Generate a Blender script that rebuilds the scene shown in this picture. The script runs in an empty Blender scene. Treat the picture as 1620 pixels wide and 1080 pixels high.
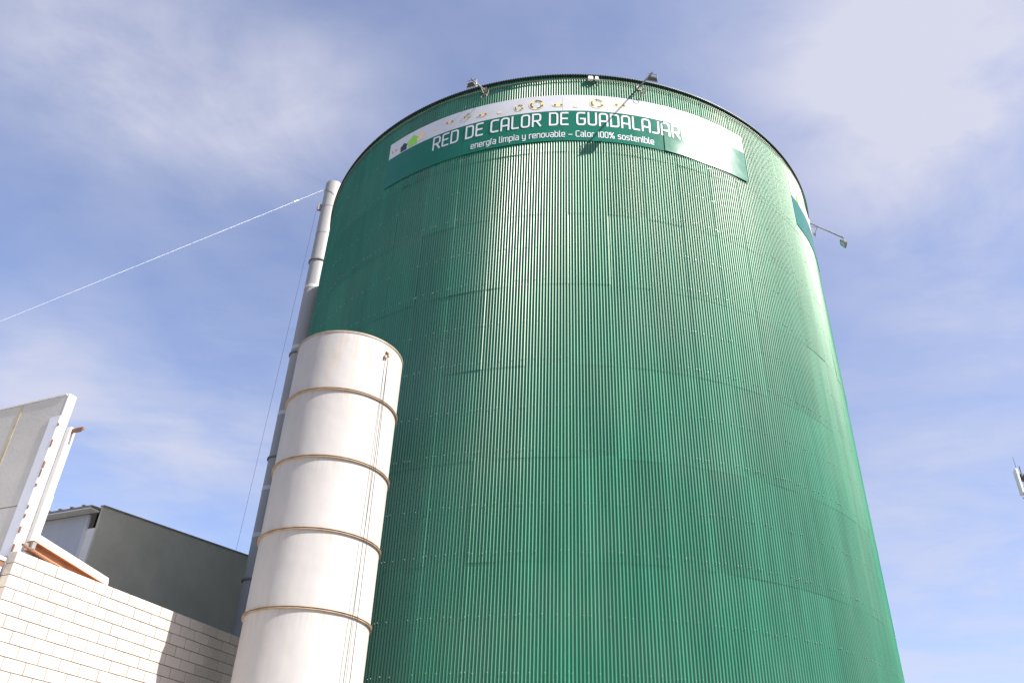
import bpy, bmesh, math, random
from mathutils import Vector, Matrix
random.seed(7)
R = math.radians
scene = bpy.context.scene
col = scene.collection

# ------------------------------------------------------------------ camera
EYE = 1.6
F_PX, PITCH, ROLL = 1340.68, R(33.255), R(2.3172)
_f = Vector((0, math.cos(PITCH), math.sin(PITCH)))
_r0 = Vector((1, 0, 0)); _u0 = _r0.cross(_f)
CX_ = _r0 * math.cos(ROLL) + _u0 * math.sin(ROLL)
CY_ = -_r0 * math.sin(ROLL) + _u0 * math.cos(ROLL)
camd = bpy.data.cameras.new('camera'); cam = bpy.data.objects.new('camera', camd); col.objects.link(cam)
camd.sensor_fit = 'HORIZONTAL'; camd.sensor_width = 36.0; camd.lens = F_PX / 1620 * 36
camd.clip_start = 0.1; camd.clip_end = 6000
M = Matrix((CX_, CY_, -_f)).transposed().to_4x4(); M.translation = Vector((0, 0, EYE))
cam.matrix_world = M
scene.camera = cam

# ------------------------------------------------------------------ light
SUN_EL, SUN_AZ = R(44), R(62)            # azimuth from the camera-facing side (-Y) towards +X
SUN = Vector((math.cos(SUN_EL) * math.sin(SUN_AZ), -math.cos(SUN_EL) * math.cos(SUN_AZ), math.sin(SUN_EL)))
world = bpy.data.worlds.new('World'); scene.world = world; world.use_nodes = True
SKY_STRENGTH, SUN_STRENGTH, EXPOSURE = 0.076, 5.0, 1.17
sd = bpy.data.lights.new('sun', 'SUN'); sd.energy = SUN_STRENGTH; sd.angle = R(0.53); sd.color = (1.0, 0.95, 0.87)
so = bpy.data.objects.new('sun', sd); col.objects.link(so)
so.rotation_euler = SUN.to_track_quat('Z', 'Y').to_euler(); so.location = SUN * 80
vs = scene.view_settings
scene.display_settings.display_device = 'sRGB'
vs.view_transform = 'Standard'; vs.look = 'None'; vs.gamma = 1; vs.use_curve_mapping = False; vs.exposure = EXPOSURE

def ray(x, y):
    d = CX_ * ((x - 810) / F_PX) + CY_ * ((540 - y) / F_PX) + _f
    return d.normalized()
def at_hd(x, y, D):                      # point on a pixel's ray at horizontal distance D
    d = ray(x, y); return d * (D / math.hypot(d.x, d.y)) + Vector((0, 0, EYE))
def at_z(x, y, z):
    d = ray(x, y); return d * ((z - EYE) / d.z) + Vector((0, 0, EYE))

# node helper
class NT:
    def __init__(s, tree): s.t = tree; s.n = tree.nodes; s.l = tree.links
    def new(s, typ, **kw):
        n = s.n.new(typ)
        for k, v in kw.items():
            if k.startswith('i_'):
                key = k[2:]; key = int(key) if key.isdigit() else key.replace('_', ' ')
                if isinstance(v, bpy.types.NodeSocket): s.l.new(v, n.inputs[key])
                else: n.inputs[key].default_value = v
            else: setattr(n, k, v)
        return n
    def math(s, op, a, b=0.0, c=None, clamp=False):
        n = s.n.new('ShaderNodeMath'); n.operation = op; n.use_clamp = clamp
        for i, v in enumerate((a, b) if c is None else (a, b, c)):
            if isinstance(v, bpy.types.NodeSocket): s.l.new(v, n.inputs[i])
            else: n.inputs[i].default_value = v
        return n.outputs[0]
    def vmath(s, op, a, b):
        n = s.n.new('ShaderNodeVectorMath'); n.operation = op
        for i, v in enumerate((a, b)):
            if isinstance(v, bpy.types.NodeSocket): s.l.new(v, n.inputs[i])
            else: n.inputs[i].default_value = v
        return n
    def mix(s, fac, a, b, blend='MIX'):
        n = s.n.new('ShaderNodeMix'); n.data_type = 'RGBA'; n.blend_type = blend
        for k, v in ((0, fac), (6, a), (7, b)):
            if isinstance(v, bpy.types.NodeSocket): s.l.new(v, n.inputs[k])
            else:
                if k != 0 and len(v) == 3: v = (*v, 1)
                n.inputs[k].default_value = v
        return n.outputs[2]
    def ramp(s, fac, stops, interp='LINEAR'):
        n = s.n.new('ShaderNodeValToRGB'); n.color_ramp.interpolation = interp
        e = n.color_ramp.elements
        while len(e) < len(stops): e.new(0.5)
        for el, (p, c) in zip(e, stops):
            el.position = p; el.color = (c, c, c, 1) if isinstance(c, (int, float)) else (*c, 1)
        s.l.new(fac, n.inputs[0]); return n.outputs[0]

# sky: physical sky with thin cirrus, laid out on a flat layer overhead
def build_world():
    t = NT(world.node_tree); t.n.clear()
    out = t.new('ShaderNodeOutputWorld'); bg = t.new('ShaderNodeBackground')
    sky = t.new('ShaderNodeTexSky', sky_type='NISHITA')
    sky.sun_disc = False; sky.sun_elevation = SUN_EL; sky.sun_rotation = math.pi - SUN_AZ
    sky.altitude = 650; sky.air_density = 1.0; sky.dust_density = 2.6; sky.ozone_density = 2.2
    tc = t.new('ShaderNodeTexCoord'); d = tc.outputs['Generated']
    sep = t.new('ShaderNodeSeparateXYZ', i_0=d)
    z = t.math('MAXIMUM', t.math('ABSOLUTE', sep.outputs[2]), 0.06)
    comb = t.new('ShaderNodeCombineXYZ', i_X=t.math('DIVIDE', sep.outputs[0], z), i_Y=t.math('DIVIDE', sep.outputs[1], z))
    def noise(scale, detail, rough, rot, stretch, warp=0.0, off=(0, 0, 0)):
        mp = t.new('ShaderNodeMapping', i_Vector=comb.outputs[0]); mp.inputs['Rotation'].default_value = (0, 0, rot)
        mp.inputs['Scale'].default_value = (stretch, 1, 1); mp.inputs['Location'].default_value = off
        return t.new('ShaderNodeTexNoise', i_Vector=mp.outputs[0], i_Scale=scale, i_Detail=detail, i_Roughness=rough, i_Distortion=warp).outputs['Fac']
    big = noise(0.75, 4, 0.5, 0.5, 0.8, 0.6, (3.1, 1.7, 0))
    wisp = noise(1.9, 8, 0.55, -0.6, 0.85, 0.5, (0.3, 4.0, 0))
    fine = noise(5.5, 9, 0.6, -0.5, 0.75, 0.5)
    # banks of cirrus at real sky directions
    patch = None
    for (px, py, wd, amp) in PATCHES:
        dr = ray(px, py)
        dot = t.vmath('DOT_PRODUCT', d, tuple(dr)).outputs['Value']
        a = t.math('MULTIPLY', t.math('SUBTRACT', dot, 1.0), 1.0 / (1 - math.cos(R(wd))))
        g = t.math('MULTIPLY', t.math('EXPONENT', a), amp)
        patch = g if patch is None else t.math('ADD', patch, g)
    w = t.math('ADD', t.math('MULTIPLY', wisp, 0.72), t.math('MULTIPLY', fine, 0.28))
    wr = t.ramp(w, [(0.30, 0.0), (0.68, 1.0)], 'EASE')
    base = t.ramp(big, [(0.36, 0.12), (0.75, 0.30)], 'EASE')
    hz_ = t.math('MULTIPLY', t.math('POWER', t.math('SUBTRACT', 1.0, t.math('ABSOLUTE', sep.outputs[2])), 2.5), 0.75)
    cov = t.math('ADD', t.math('ADD', base, hz_), patch)
    fac = t.math('MULTIPLY', cov, t.math('ADD', t.math('MULTIPLY', wr, 0.75), 0.22), clamp=True)
    fac = t.math('MINIMUM', fac, 0.9)
    tint = t.mix(1.0, sky.outputs[0], SKY_TINT, 'MULTIPLY')
    colr = t.mix(fac, tint, CLOUD_COL)
    t.l.new(colr, bg.inputs[0]); bg.inputs[1].default_value = SKY_STRENGTH
    t.l.new(bg.outputs[0], out.inputs[0])
SKY_TINT = (1.50, 1.37, 1.47)
CLOUD_COL = (4.25, 4.3, 5.05)
PATCHES = [(260, 80, 6, 0.75), (90, 30, 5, 0.45), (420, 200, 5, 0.65), (540, 150, 4, 0.4), (180, 190, 3, 0.35), (1530, 130, 8, 1.15), (1350, 60, 6, 0.6), (1400, 250, 5, 0.35),
           (300, 705, 2.6, 0.45), (200, 690, 2.6, 0.35), (60, 600, 4, 0.55), (1150, 40, 6, 0.25), (1560, 520, 6, 0.35), (390, 715, 2.5, 0.35), (1480, 820, 6, 0.3)]
build_world()

# ------------------------------------------------------------------ materials
MATS = {}
def mat(name):
    m = bpy.data.materials.new(name); m.use_nodes = True; MATS[name] = m
    t = NT(m.node_tree); b = t.n['Principled BSDF']; return m, t, b
def simple(name, c, rough=0.5, metal=0.0, spec=0.5, var=0.08, scale=3.0, bump=0.0, objvar=0.0, streak=False):
    m, t, b = mat(name)
    tc = t.new('ShaderNodeTexCoord')
    vec = tc.outputs['Object']
    if streak:
        mp = t.new('ShaderNodeMapping', i_Vector=vec); mp.inputs['Scale'].default_value = (1, 1, 0.12); vec = mp.outputs[0]
    n = t.new('ShaderNodeTexNoise', i_Vector=vec, i_Scale=scale, i_Detail=7.0, i_Roughness=0.62)
    f = t.ramp(n.outputs['Fac'], [(0.3, 0.0), (0.7, 1.0)])
    lo = tuple(x * (1 - var) for x in c); hi = tuple(min(1, x * (1 + var)) for x in c)
    cc = t.mix(f, lo, hi)
    if objvar:
        oi = t.new('ShaderNodeObjectInfo')
        k = t.math('ADD', t.math('MULTIPLY', oi.outputs['Random'], 2 * objvar), 1 - objvar)
        g = t.new('ShaderNodeCombineColor', i_0=k, i_1=k, i_2=k)
        cc = t.mix(1.0, cc, g.outputs[0], 'MULTIPLY')
    t.l.new(cc, b.inputs['Base Color'])
    rr = t.math('ADD', t.math('MULTIPLY', f, 0.12), rough - 0.06, clamp=True); t.l.new(rr, b.inputs['Roughness'])
    b.inputs['Metallic'].default_value = metal; b.inputs['Specular IOR Level'].default_value = spec
    if bump:
        n2 = t.new('ShaderNodeTexNoise', i_Vector=tc.outputs['Object'], i_Scale=scale * 12, i_Detail=6.0)
        bp = t.new('ShaderNodeBump', i_Strength=bump, i_Distance=0.01, i_Height=n2.outputs['Fac'])
        t.l.new(bp.outputs[0], b.inputs['Normal'])
    return m

def green_sheet_mat():
    m, t, b = mat('green_painted_steel')
    oi = t.new('ShaderNodeObjectInfo'); geo = t.new('ShaderNodeNewGeometry')
    mp = t.new('ShaderNodeMapping', i_Vector=geo.outputs['Position']); mp.inputs['Scale'].default_value = (1, 1, 0.09)
    n = t.new('ShaderNodeTexNoise', i_Vector=mp.outputs[0], i_Scale=2.6, i_Detail=8.0, i_Roughness=0.65)
    f = t.ramp(n.outputs['Fac'], [(0.3, 0.0), (0.7, 1.0)])
    c = t.mix(f, (0.006, 0.104, 0.058), (0.010, 0.150, 0.086))
    d = t.new('ShaderNodeTexNoise', i_Vector=geo.outputs['Position'], i_Scale=0.45, i_Detail=6.0, i_Roughness=0.6)
    df = t.ramp(d.outputs['Fac'], [(0.45, 0.0), (0.75, 1.0)])
    c = t.mix(t.math('MULTIPLY', df, 0.2), c, (0.12, 0.17, 0.13))      # chalky fading
    k = t.math('ADD', t.math('MULTIPLY', oi.outputs['Random'], 0.24), 0.88)
    g = t.new('ShaderNodeCombineColor', i_0=k, i_1=k, i_2=k)
    c = t.mix(1.0, c, g.outputs[0], 'MULTIPLY')
    n2 = t.new('ShaderNodeTexNoise', i_Vector=geo.outputs['Position'], i_Scale=2.2, i_Detail=3.0)
    bp = t.new('ShaderNodeBump', i_Strength=0.10, i_Distance=0.012, i_Height=n2.outputs['Fac'])
    rr = t.math('ADD', t.math('MULTIPLY', f, 0.06), 0.325)
    dif = t.new('ShaderNodeBsdfDiffuse', i_Color=c, i_Normal=bp.outputs[0])
    g1 = t.new('ShaderNodeBsdfGlossy', i_Color=(0.55, 1.0, 0.72, 1), i_Roughness=0.52, i_Normal=bp.outputs[0])
    g2 = t.new('ShaderNodeBsdfGlossy', i_Color=(1.0, 0.95, 0.87, 1), i_Roughness=rr, i_Normal=bp.outputs[0])
    m1 = t.new('ShaderNodeMixShader', i_0=0.018); t.l.new(dif.outputs[0], m1.inputs[1]); t.l.new(g1.outputs[0], m1.inputs[2])
    mx = t.new('ShaderNodeMixShader', i_0=0.050); t.l.new(m1.outputs[0], mx.inputs[1]); t.l.new(g2.outputs[0], mx.inputs[2])
    t.n.remove(b); t.l.new(mx.outputs[0], t.n['Material Output'].inputs[0])
    return m
GREEN = green_sheet_mat()
ROOFM = simple('dark_roof_steel', (0.035, 0.055, 0.045), 0.55, scale=2)
CONDUIT = simple('beige_conduit', (0.20, 0.165, 0.12), 0.55)
GALV = simple('galvanised_steel', (0.24, 0.24, 0.225), 0.45, metal=0.3, var=0.15, scale=5)
DARKSTEEL = simple('dark_steel', (0.06, 0.055, 0.05), 0.5, metal=0.3)
BOXWHITE = simple('white_plastic', (0.78, 0.78, 0.76), 0.45, var=0.04)
LENS = simple('lamp_glass', (0.55, 0.57, 0.55), 0.12, var=0.05)
SIGNWHITE = simple('banner_white', (0.53, 0.54, 0.56), 0.32, var=0.06, scale=1.2, bump=0.0)
SIGNGREEN = simple('banner_green', (0.010, 0.125, 0.078), 0.20, var=0.06, scale=1.0, spec=0.28)
LETTER = simple('letter_white', (0.61, 0.62, 0.63), 0.35, var=0.03)
BEIGE = simple('print_beige', (0.72, 0.56, 0.34), 0.4)
PRINTGREEN = simple('print_dark_green', (0.07, 0.16, 0.10), 0.4)
PRINTBLACK = simple('print_black', (0.02, 0.03, 0.03), 0.4)
PRINTLIME = simple('print_lime', (0.23, 0.55, 0.06), 0.4)
SCREW = simple('screw_head', (0.42, 0.43, 0.41), 0.35, metal=0.4)

def white_tank_mat():
    m, t, b = mat('white_tank_paint')
    tc = t.new('ShaderNodeTexCoord'); v = tc.outputs['Object']
    mp = t.new('ShaderNodeMapping', i_Vector=v); mp.inputs['Scale'].default_value = (1, 1, 0.10)
    st = t.new('ShaderNodeTexNoise', i_Vector=mp.outputs[0], i_Scale=7.0, i_Detail=8.0, i_Roughness=0.65)
    bl = t.new('ShaderNodeTexNoise', i_Vector=v, i_Scale=0.9, i_Detail=6.0, i_Roughness=0.6)
    s = t.ramp(st.outputs['Fac'], [(0.50, 0.0), (0.80, 1.0)]); g = t.ramp(bl.outputs['Fac'], [(0.35, 0.0), (0.70, 1.0)])
    c = t.mix(g, (0.345, 0.334, 0.325), (0.385, 0.374, 0.365))
    c = t.mix(t.math('MULTIPLY', s, 0.5), c, (0.46, 0.41, 0.34))
    # rust weeping on the weather side of the topmost section
    sp = t.new('ShaderNodeSeparateXYZ', i_0=v)
    hi = t.math('MULTIPLY', t.math('SUBTRACT', sp.outputs[2], 9.6), 0.5, clamp=True)
    rs = t.ramp(st.outputs['Fac'], [(0.54, 0.0), (0.70, 1.0)])
    c = t.mix(t.math('MULTIPLY', t.math('MULTIPLY', rs, hi), 0.7), c, (0.42, 0.25, 0.12))
    fr = t.math('FRACT', t.math('DIVIDE', t.math('SUBTRACT', sp.outputs[2], 1.33 - 1.473 * 2), 1.473))
    run = t.math('MULTIPLY', t.math('SUBTRACT', fr, 0.62), 2.6, clamp=True)
    st2 = t.new('ShaderNodeTexNoise', i_Vector=mp.outputs[0], i_Scale=13.0, i_Detail=6.0, i_Roughness=0.6)
    rr2 = t.ramp(st2.outputs['Fac'], [(0.50, 0.0), (0.72, 1.0)])
    c = t.mix(t.math('MULTIPLY', t.math('MULTIPLY', rr2, run), 0.55), c, (0.30, 0.20, 0.11))
    sc = t.new('ShaderNodeTexNoise', i_Vector=v, i_Scale=16.0, i_Detail=5.0)
    sf = t.ramp(sc.outputs['Fac'], [(0.68, 0.0), (0.74, 1.0)])
    c = t.mix(t.math('MULTIPLY', sf, 0.25), c, (0.40, 0.33, 0.25))
    t.l.new(c, b.inputs['Base Color']); b.inputs['Roughness'].default_value = 0.68; b.inputs['Specular IOR Level'].default_value = 0.2
    dn = t.new('ShaderNodeTexNoise', i_Vector=v, i_Scale=1.7, i_Detail=2.0)
    bp = t.new('ShaderNodeBump', i_Strength=0.35, i_Distance=0.05, i_Height=dn.outputs['Fac'])
    t.l.new(bp.outputs[0], b.inputs['Normal']); return m
TANKW = white_tank_mat()
FLANGE = simple('rusty_white_flange', (0.32, 0.23, 0.155), 0.6, var=0.3, scale=6)
RUST = simple('rust', (0.17, 0.075, 0.04), 0.75, var=0.35, scale=12, bump=0.3)
ORANGE = simple('orange_primer_steel', (0.36, 0.16, 0.075), 0.55, var=0.22, scale=7)
CHIM = simple('grey_chimney_steel', (0.255, 0.25, 0.245), 0.55, metal=0.0, var=0.12, scale=1.5, streak=True)
CHIMBAND = simple('pale_band', (0.42, 0.42, 0.41), 0.5)
CHIMFL = simple('chimney_flange', (0.16, 0.15, 0.14), 0.6)
WIRE = simple('steel_wire', (0.38, 0.38, 0.38), 0.4, metal=0.3)
BLOCK = simple('cream_block', (0.455, 0.415, 0.37), 0.85, var=0.07, scale=3.5, bump=0.35, objvar=0.09, spec=0.25)
MORTAR = simple('mortar', (0.18, 0.15, 0.125), 0.9, var=0.1, scale=6, spec=0.2)
PRECAST = simple('grey_precast', (0.40, 0.385, 0.365), 0.85, var=0.08, scale=1.5, bump=0.25, spec=0.25)
STAIN = simple('ochre_stain', (0.38, 0.33, 0.22), 0.85, var=0.2, scale=5, spec=0.2)
WHITEMET = simple('white_sheet_metal', (0.54, 0.53, 0.515), 0.45, var=0.05, scale=2)
GREYMET = simple('pale_grey_flashing', (0.55, 0.56, 0.60), 0.45, var=0.05)
CREAM = simple('cream_cladding', (0.72, 0.69, 0.61), 0.5, var=0.04)
DARKWALL = simple('dark_grey_wall', (0.46, 0.44, 0.35), 0.8, var=0.10, scale=1.2, bump=0.2, spec=0.2)
LIGHTWALL = simple('light_grey_panel', (0.44, 0.44, 0.44), 0.55, var=0.06, scale=1.0, streak=True)
ROOFBR = simple('brown_grey_roof', (0.23, 0.20, 0.165), 0.65, var=0.2, scale=3)
BLACK = simple('gap_shade_black', (0.015, 0.013, 0.012), 0.9)
ANT = simple('antenna_white', (0.72, 0.72, 0.66), 0.5, var=0.04)

def ground_mat():
    m, t, b = mat('concrete_yard')
    tc = t.new('ShaderNodeTexCoord'); v = tc.outputs['Object']
    n = t.new('ShaderNodeTexNoise', i_Vector=v, i_Scale=0.25, i_Detail=9.0, i_Roughness=0.65)
    c = t.ramp(n.outputs['Fac'], [(0.3, (0.12, 0.115, 0.105)), (0.7, (0.19, 0.18, 0.165))])
    t.l.new(c, b.inputs['Base Color']); b.inputs['Roughness'].default_value = 0.9; return m
GROUND = ground_mat()

# ------------------------------------------------------------------ mesh helpers
class MB:
    def __init__(s): s.v = []; s.f = []; s.mi = []; s.cur = 0
    def add(s, vs, fs):
        o = len(s.v); s.v += [tuple(p) for p in vs]
        s.f += [tuple(i + o for i in f) for f in fs]; s.mi += [s.cur] * len(fs)
    def box(s, c, size, m=None, bev=0.0):
        x, y, z = (k / 2 for k in size); c = Vector(c)
        if bev:
            b = bev
            prof = [(-x + b, -y), (x - b, -y), (x, -y + b), (x, y - b), (x - b, y), (-x + b, y), (-x, y - b), (-x, -y + b)]
            vs = []
            for zz, k in ((-z, b), (-z + b, 0), (z - b, 0), (z, b)):
                for (px, py) in prof:
                    qx = max(-x + k, min(x - k, px)) if k else px; qy = max(-y + k, min(y - k, py)) if k else py
                    vs.append(Vector((qx, qy, zz)))
            n = 8; fs = [tuple(range(n - 1, -1, -1)), tuple(range(3 * n, 4 * n))]
            for L in range(3):
                for i in range(n): j = (i + 1) % n; fs.append((L * n + i, L * n + j, (L + 1) * n + j, (L + 1) * n + i))
        else:
            vs = [Vector((a, b_, c_)) for c_ in (-z, z) for b_ in (-y, y) for a in (-x, x)]
            fs = [(0, 2, 3, 1), (4, 5, 7, 6), (0, 1, 5, 4), (2, 6, 7, 3), (0, 4, 6, 2), (1, 3, 7, 5)]
        s.add([(m @ p if m else p) + c for p in vs], fs)
    def tube(s, pts, rad, seg=8, caps=True):
        pts = [Vector(p) for p in pts]; rings = []; up = None
        for i, p in enumerate(pts):
            a = pts[max(0, i - 1)]; b = pts[min(len(pts) - 1, i + 1)]; d = (b - a).normalized()
            if up is None: up = d.orthogonal().normalized()
            up = (up - d * up.dot(d)).normalized(); w = d.cross(up)
            r = rad[i] if isinstance(rad, (list, tuple)) else rad
            rings.append([p + (up * math.cos(2 * math.pi * k / seg) + w * math.sin(2 * math.pi * k / seg)) * r for k in range(seg)])
        vs = [q for rr in rings for q in rr]; fs = []
        for L in range(len(rings) - 1):
            for k in range(seg):
                j = (k + 1) % seg; fs.append((L * seg + k, L * seg + j, (L + 1) * seg + j, (L + 1) * seg + k))
        if caps: fs += [tuple(range(seg - 1, -1, -1)), tuple(range((len(rings) - 1) * seg, len(rings) * seg))]
        s.add(vs, fs)
    def lathe(s, prof, seg=96, c=(0, 0, 0), closed=False):
        c = Vector(c); vs = []; n = len(prof)
        for k in range(seg):
            a = 2 * math.pi * k / seg
            for (r, z) in prof: vs.append(c + Vector((r * math.cos(a), r * math.sin(a), z)))
        fs = []
        for k in range(seg):
            k2 = (k + 1) % seg
            for i in range(n if closed else n - 1):
                j = (i + 1) % n; fs.append((k * n + i, k2 * n + i, k2 * n + j, k * n + j))
        s.add(vs, fs)
    def prism(s, poly, fn0, fn1):        # poly of 2-D points, two mapping functions for the two faces
        n = len(poly); vs = [fn0(*p) for p in poly] + [fn1(*p) for p in poly]
        fs = [tuple(range(n - 1, -1, -1)), tuple(range(n, 2 * n))] + [(i, (i + 1) % n, n + (i + 1) % n, n + i) for i in range(n)]
        s.add(vs, fs)
    def mesh(s, name, mats, smooth=None):
        me = bpy.data.meshes.new(name); me.from_pydata(s.v, [], s.f)
        for m in (mats if isinstance(mats, (list, tuple)) else [mats]): me.materials.append(m)
        me.polygons.foreach_set('material_index', s.mi)
        me.update()
        bm = bmesh.new(); bm.from_mesh(me); bmesh.ops.recalc_face_normals(bm, faces=bm.faces); bm.to_mesh(me); bm.free()
        if smooth is not None:
            me.shade_smooth(); me.set_sharp_from_angle(angle=R(smooth))
        return me
    def obj(s, name, mats, parent=None, smooth=None):
        o = bpy.data.objects.new(name, s.mesh(name, mats, smooth)); col.objects.link(o); o.parent = parent; return o
def link(name, me, parent=None, mw=None):
    o = bpy.data.objects.new(name, me); col.objects.link(o); o.parent = parent
    if mw is not None: o.matrix_local = mw
    return o
def tag(o, label, cat, group=None, kind=None):
    o['label'] = label
    if cat: o['category'] = cat
    if group: o['group'] = group
    if kind: o['kind'] = kind
    return o
def thing(name, label, cat, loc=(0, 0, 0), rz=0, group=None):
    o = bpy.data.objects.new(name, None); col.objects.link(o); o.location = loc; o.rotation_euler = (0, 0, rz)
    o.empty_display_size = 0.3
    return tag(o, label, cat, group)

# ------------------------------------------------------------------ ground
g = MB(); g.add([(-2000, -2000, 0), (2000, -2000, 0), (2000, 2000, 0), (-2000, 2000, 0)], [(0, 1, 2, 3)])
go = g.obj('ground', GROUND); go['kind'] = 'structure'; go['label'] = 'grey asphalt yard'

def reflector_mat():
    m, t, b = mat('pale_reflector')
    tc = t.new('ShaderNodeTexCoord'); v = tc.outputs['Object']
    n = t.new('ShaderNodeTexNoise', i_Vector=v, i_Scale=0.5, i_Detail=9.0, i_Roughness=0.65)
    c = t.ramp(n.outputs['Fac'], [(0.3, (0.46, 0.435, 0.39)), (0.7, (0.56, 0.53, 0.48))])
    t.l.new(c, b.inputs['Base Color']); b.inputs['Roughness'].default_value = 0.9; return m
g = MB(); g.box((0, 0, 0.002), (16, 9.5, 0.008), Matrix.Rotation(R(65.43), 3, 'Z')); ap = g.obj('reflector', reflector_mat()); ap.location = (-6.0, 10.4, 0)  # unseen pale slab, added to bounce sunlight onto the shaded blocks and cylinder
ap['kind'] = 'structure'; ap['label'] = 'added unseen pale pavement in front of the block wall'
# ------------------------------------------------------------------ the green silo
SX, SY, SR, SH = 1.992, 26.396, 9.17, 22.74
silo = thing('storage_tank', 'huge round dark green storage tank clad in vertical corrugated steel sheets', 'storage tank', (SX, SY, 0))
NSH, NRIB = 54, 14
DA = 2 * math.pi / NSH; RIB = DA / NRIB; AMP = 0.0152
LAPS = [22.66, 19.52, 17.18, 14.80, 12.37, 9.94, 7.56, 5.12, 2.70, 0.0]
SEG = 8
def sheet_pts(height, nz, ovl, nr=NRIB, seg=SEG):
    vs = []; cols = nr * seg + seg // 2
    for j in range(nz + 1):
        zz = -(height + ovl) * j / nz
        for i in range(cols + 1):
            b = -DA / 2 + i * RIB / seg
            r = SR + AMP * math.cos(2 * math.pi * i / seg) + 0.003 * (i / cols)
            vs.append(Vector((r * math.sin(b), SR - r * math.cos(b), zz)))
    w = cols + 1
    fs = [(j * w + i, (j + 1) * w + i, (j + 1) * w + i + 1, j * w + i + 1) for j in range(nz) for i in range(cols)]
    return vs, fs
row_mesh = []
for k in range(len(LAPS) - 1):
    h = LAPS[k] - LAPS[k + 1]; mb = MB(); vs_, fs_ = sheet_pts(h, 1, 0.06 if k < len(LAPS) - 2 else 0.0); mb.add(vs_, fs_)
    me = bpy.data.meshes.new('sheet'); me.from_pydata(mb.v, [], mb.f); me.materials.append(GREEN); me.shade_smooth(); me.update()
    row_mesh.append((me, vs_, fs_))
def sheet_matrix(a, ztop, tilt, yaw, dr):
    rr = SR + dr
    return (Matrix.Translation((rr * math.sin(a), -rr * math.cos(a), ztop)) @ Matrix.Rotation(a, 4, 'Z')
            @ Matrix.Rotation(yaw, 4, 'Z') @ Matrix.Rotation(-tilt, 4, 'X'))
rng = random.Random(11)
A_OFF = R(2.45) + R(0.24)              # a lap between neighbours stands at azimuth 2.45 degrees in the photograph
rest = MB()
LOOSE = {(2, 6): 0.010, (2, 8): 0.013, (2, 9): 0.013, (2, -6): 0.004, (1, -7): 0.005, (2, -7): 0.005, (1, -5): 0.003}
for k in range(len(LAPS) - 1):
    h = LAPS[k] - LAPS[k + 1]
    yo = rng.uniform(-0.1, 0.1) * RIB
    for s in range(NSH):
        q = s if s < NSH / 2 else s - NSH
        a = A_OFF + DA / 2 + q * DA
        lift = 0.0018 + abs(rng.gauss(0, 0.0014)) + LOOSE.get((k, q), 0)
        if k == 0: lift = 0.006
        yaw = rng.gauss(0, R(0.22)); dr = rng.uniform(-0.0015, 0.0015)
        mw = sheet_matrix(a, LAPS[k], lift / h, yaw, dr)
        if abs(a - R(-4)) < R(93) and k < 9:
            o = link('corrugated_sheet', row_mesh[k][0], silo, mw)
        else:
            rest.add([mw @ p for p in row_mesh[k][1]], row_mesh[k][2])
me = bpy.data.meshes.new('far_side_sheets'); me.from_pydata(rest.v, [], rest.f); me.materials.append(GREEN); me.shade_smooth(); me.update()
o = link('far_side_sheets', me, silo); o['kind'] = 'stuff'
# the inner steel shell keeps light from leaking through
mb = MB(); mb.lathe([(SR - 0.12, 0.0), (SR - 0.12, 22.6)], 96); mb.obj('shell', DARKSTEEL, silo, 30)
# plinth
mb = MB(); mb.lathe([(SR + 0.45, 0), (SR + 0.45, 0.22), (SR + 0.42, 0.25), (SR - 0.1, 0.25)], 120); mb.obj('plinth', MORTAR, silo, 30)
# screw heads on the crests
mb = MB()
def screw(a, z, rr):
    c = Vector((math.sin(a), -math.cos(a), 0)); t_ = Vector((math.cos(a), math.sin(a), 0)); zz = Vector((0, 0, 1))
    p = c * rr + zz * z; s_ = 0.0105
    ring = [p + (t_ * math.cos(i * math.pi / 3) + zz * math.sin(i * math.pi / 3)) * s_ for i in range(6)]
    top = [q + c * 0.008 - (q - p) * 0.35 for q in ring]
    mb.add([*ring, *top], [tuple(range(6, 12))] + [(i, (i + 1) % 6, 6 + (i + 1) % 6, 6 + i) for i in range(6)])
for k in range(len(LAPS) - 1):
    h = LAPS[k] - LAPS[k + 1]
    for fr, lift in ((1.0, 0.013), (0.5, 0.008)):
        z = LAPS[k + 1] + 0.16 if fr == 1.0 else LAPS[k + 1] + h * 0.52
        if z < 2.5: continue
        for q in range(-13, 13):
            for rb in (0, 1, 4, 7, 11):
                if rng.random() < 0.06: continue
                if fr == 1.0 and rng.random() < 0.12: screw(A_OFF + q * DA + (rb + 1) * RIB, z + rng.gauss(0, 0.006), SR + AMP + lift)
                a = A_OFF + q * DA + (rb + (rng.choice((-1, 0, 0, 0, 1)) if rb > 1 else 0)) * RIB
                if abs(a - R(-4)) > R(80): continue
                screw(a, z + rng.gauss(0, 0.012), SR + AMP + lift)
o = mb.obj('screw_heads', SCREW, silo); o['kind'] = 'stuff'
# roof: shallow cone whose corrugated eave stands a hand's width proud of the wall
mb = MB(); N = NSH * NRIB * 4; E_R = SR + 0.075
vs_ = []
for i in range(N):
    a = 2 * math.pi * i / N; wv = 0.018 * math.cos(2 * math.pi * i / 4)
    for (r_, z_) in ((SR - 0.3, 22.72), (E_R, 22.69), (E_R, 22.715), (SR - 0.3, 22.78)):
        vs_.append(Vector((r_ * math.sin(a), -r_ * math.cos(a), z_ + (wv if r_ > SR else 0))))
fs_ = []
for i in range(N):
    j = (i + 1) % N
    for k in range(3): fs_.append((i * 4 + k, j * 4 + k, j * 4 + k + 1, i * 4 + k + 1))
mb.add(vs_, fs_); mb.obj('roof_edge', ROOFM, silo, 60)
mb = MB(); mb.lathe([(0.01, 24.0), (4.5, 23.45), (SR - 0.3, 22.78)], 108); mb.obj('roof', ROOFM, silo, 30)
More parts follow.
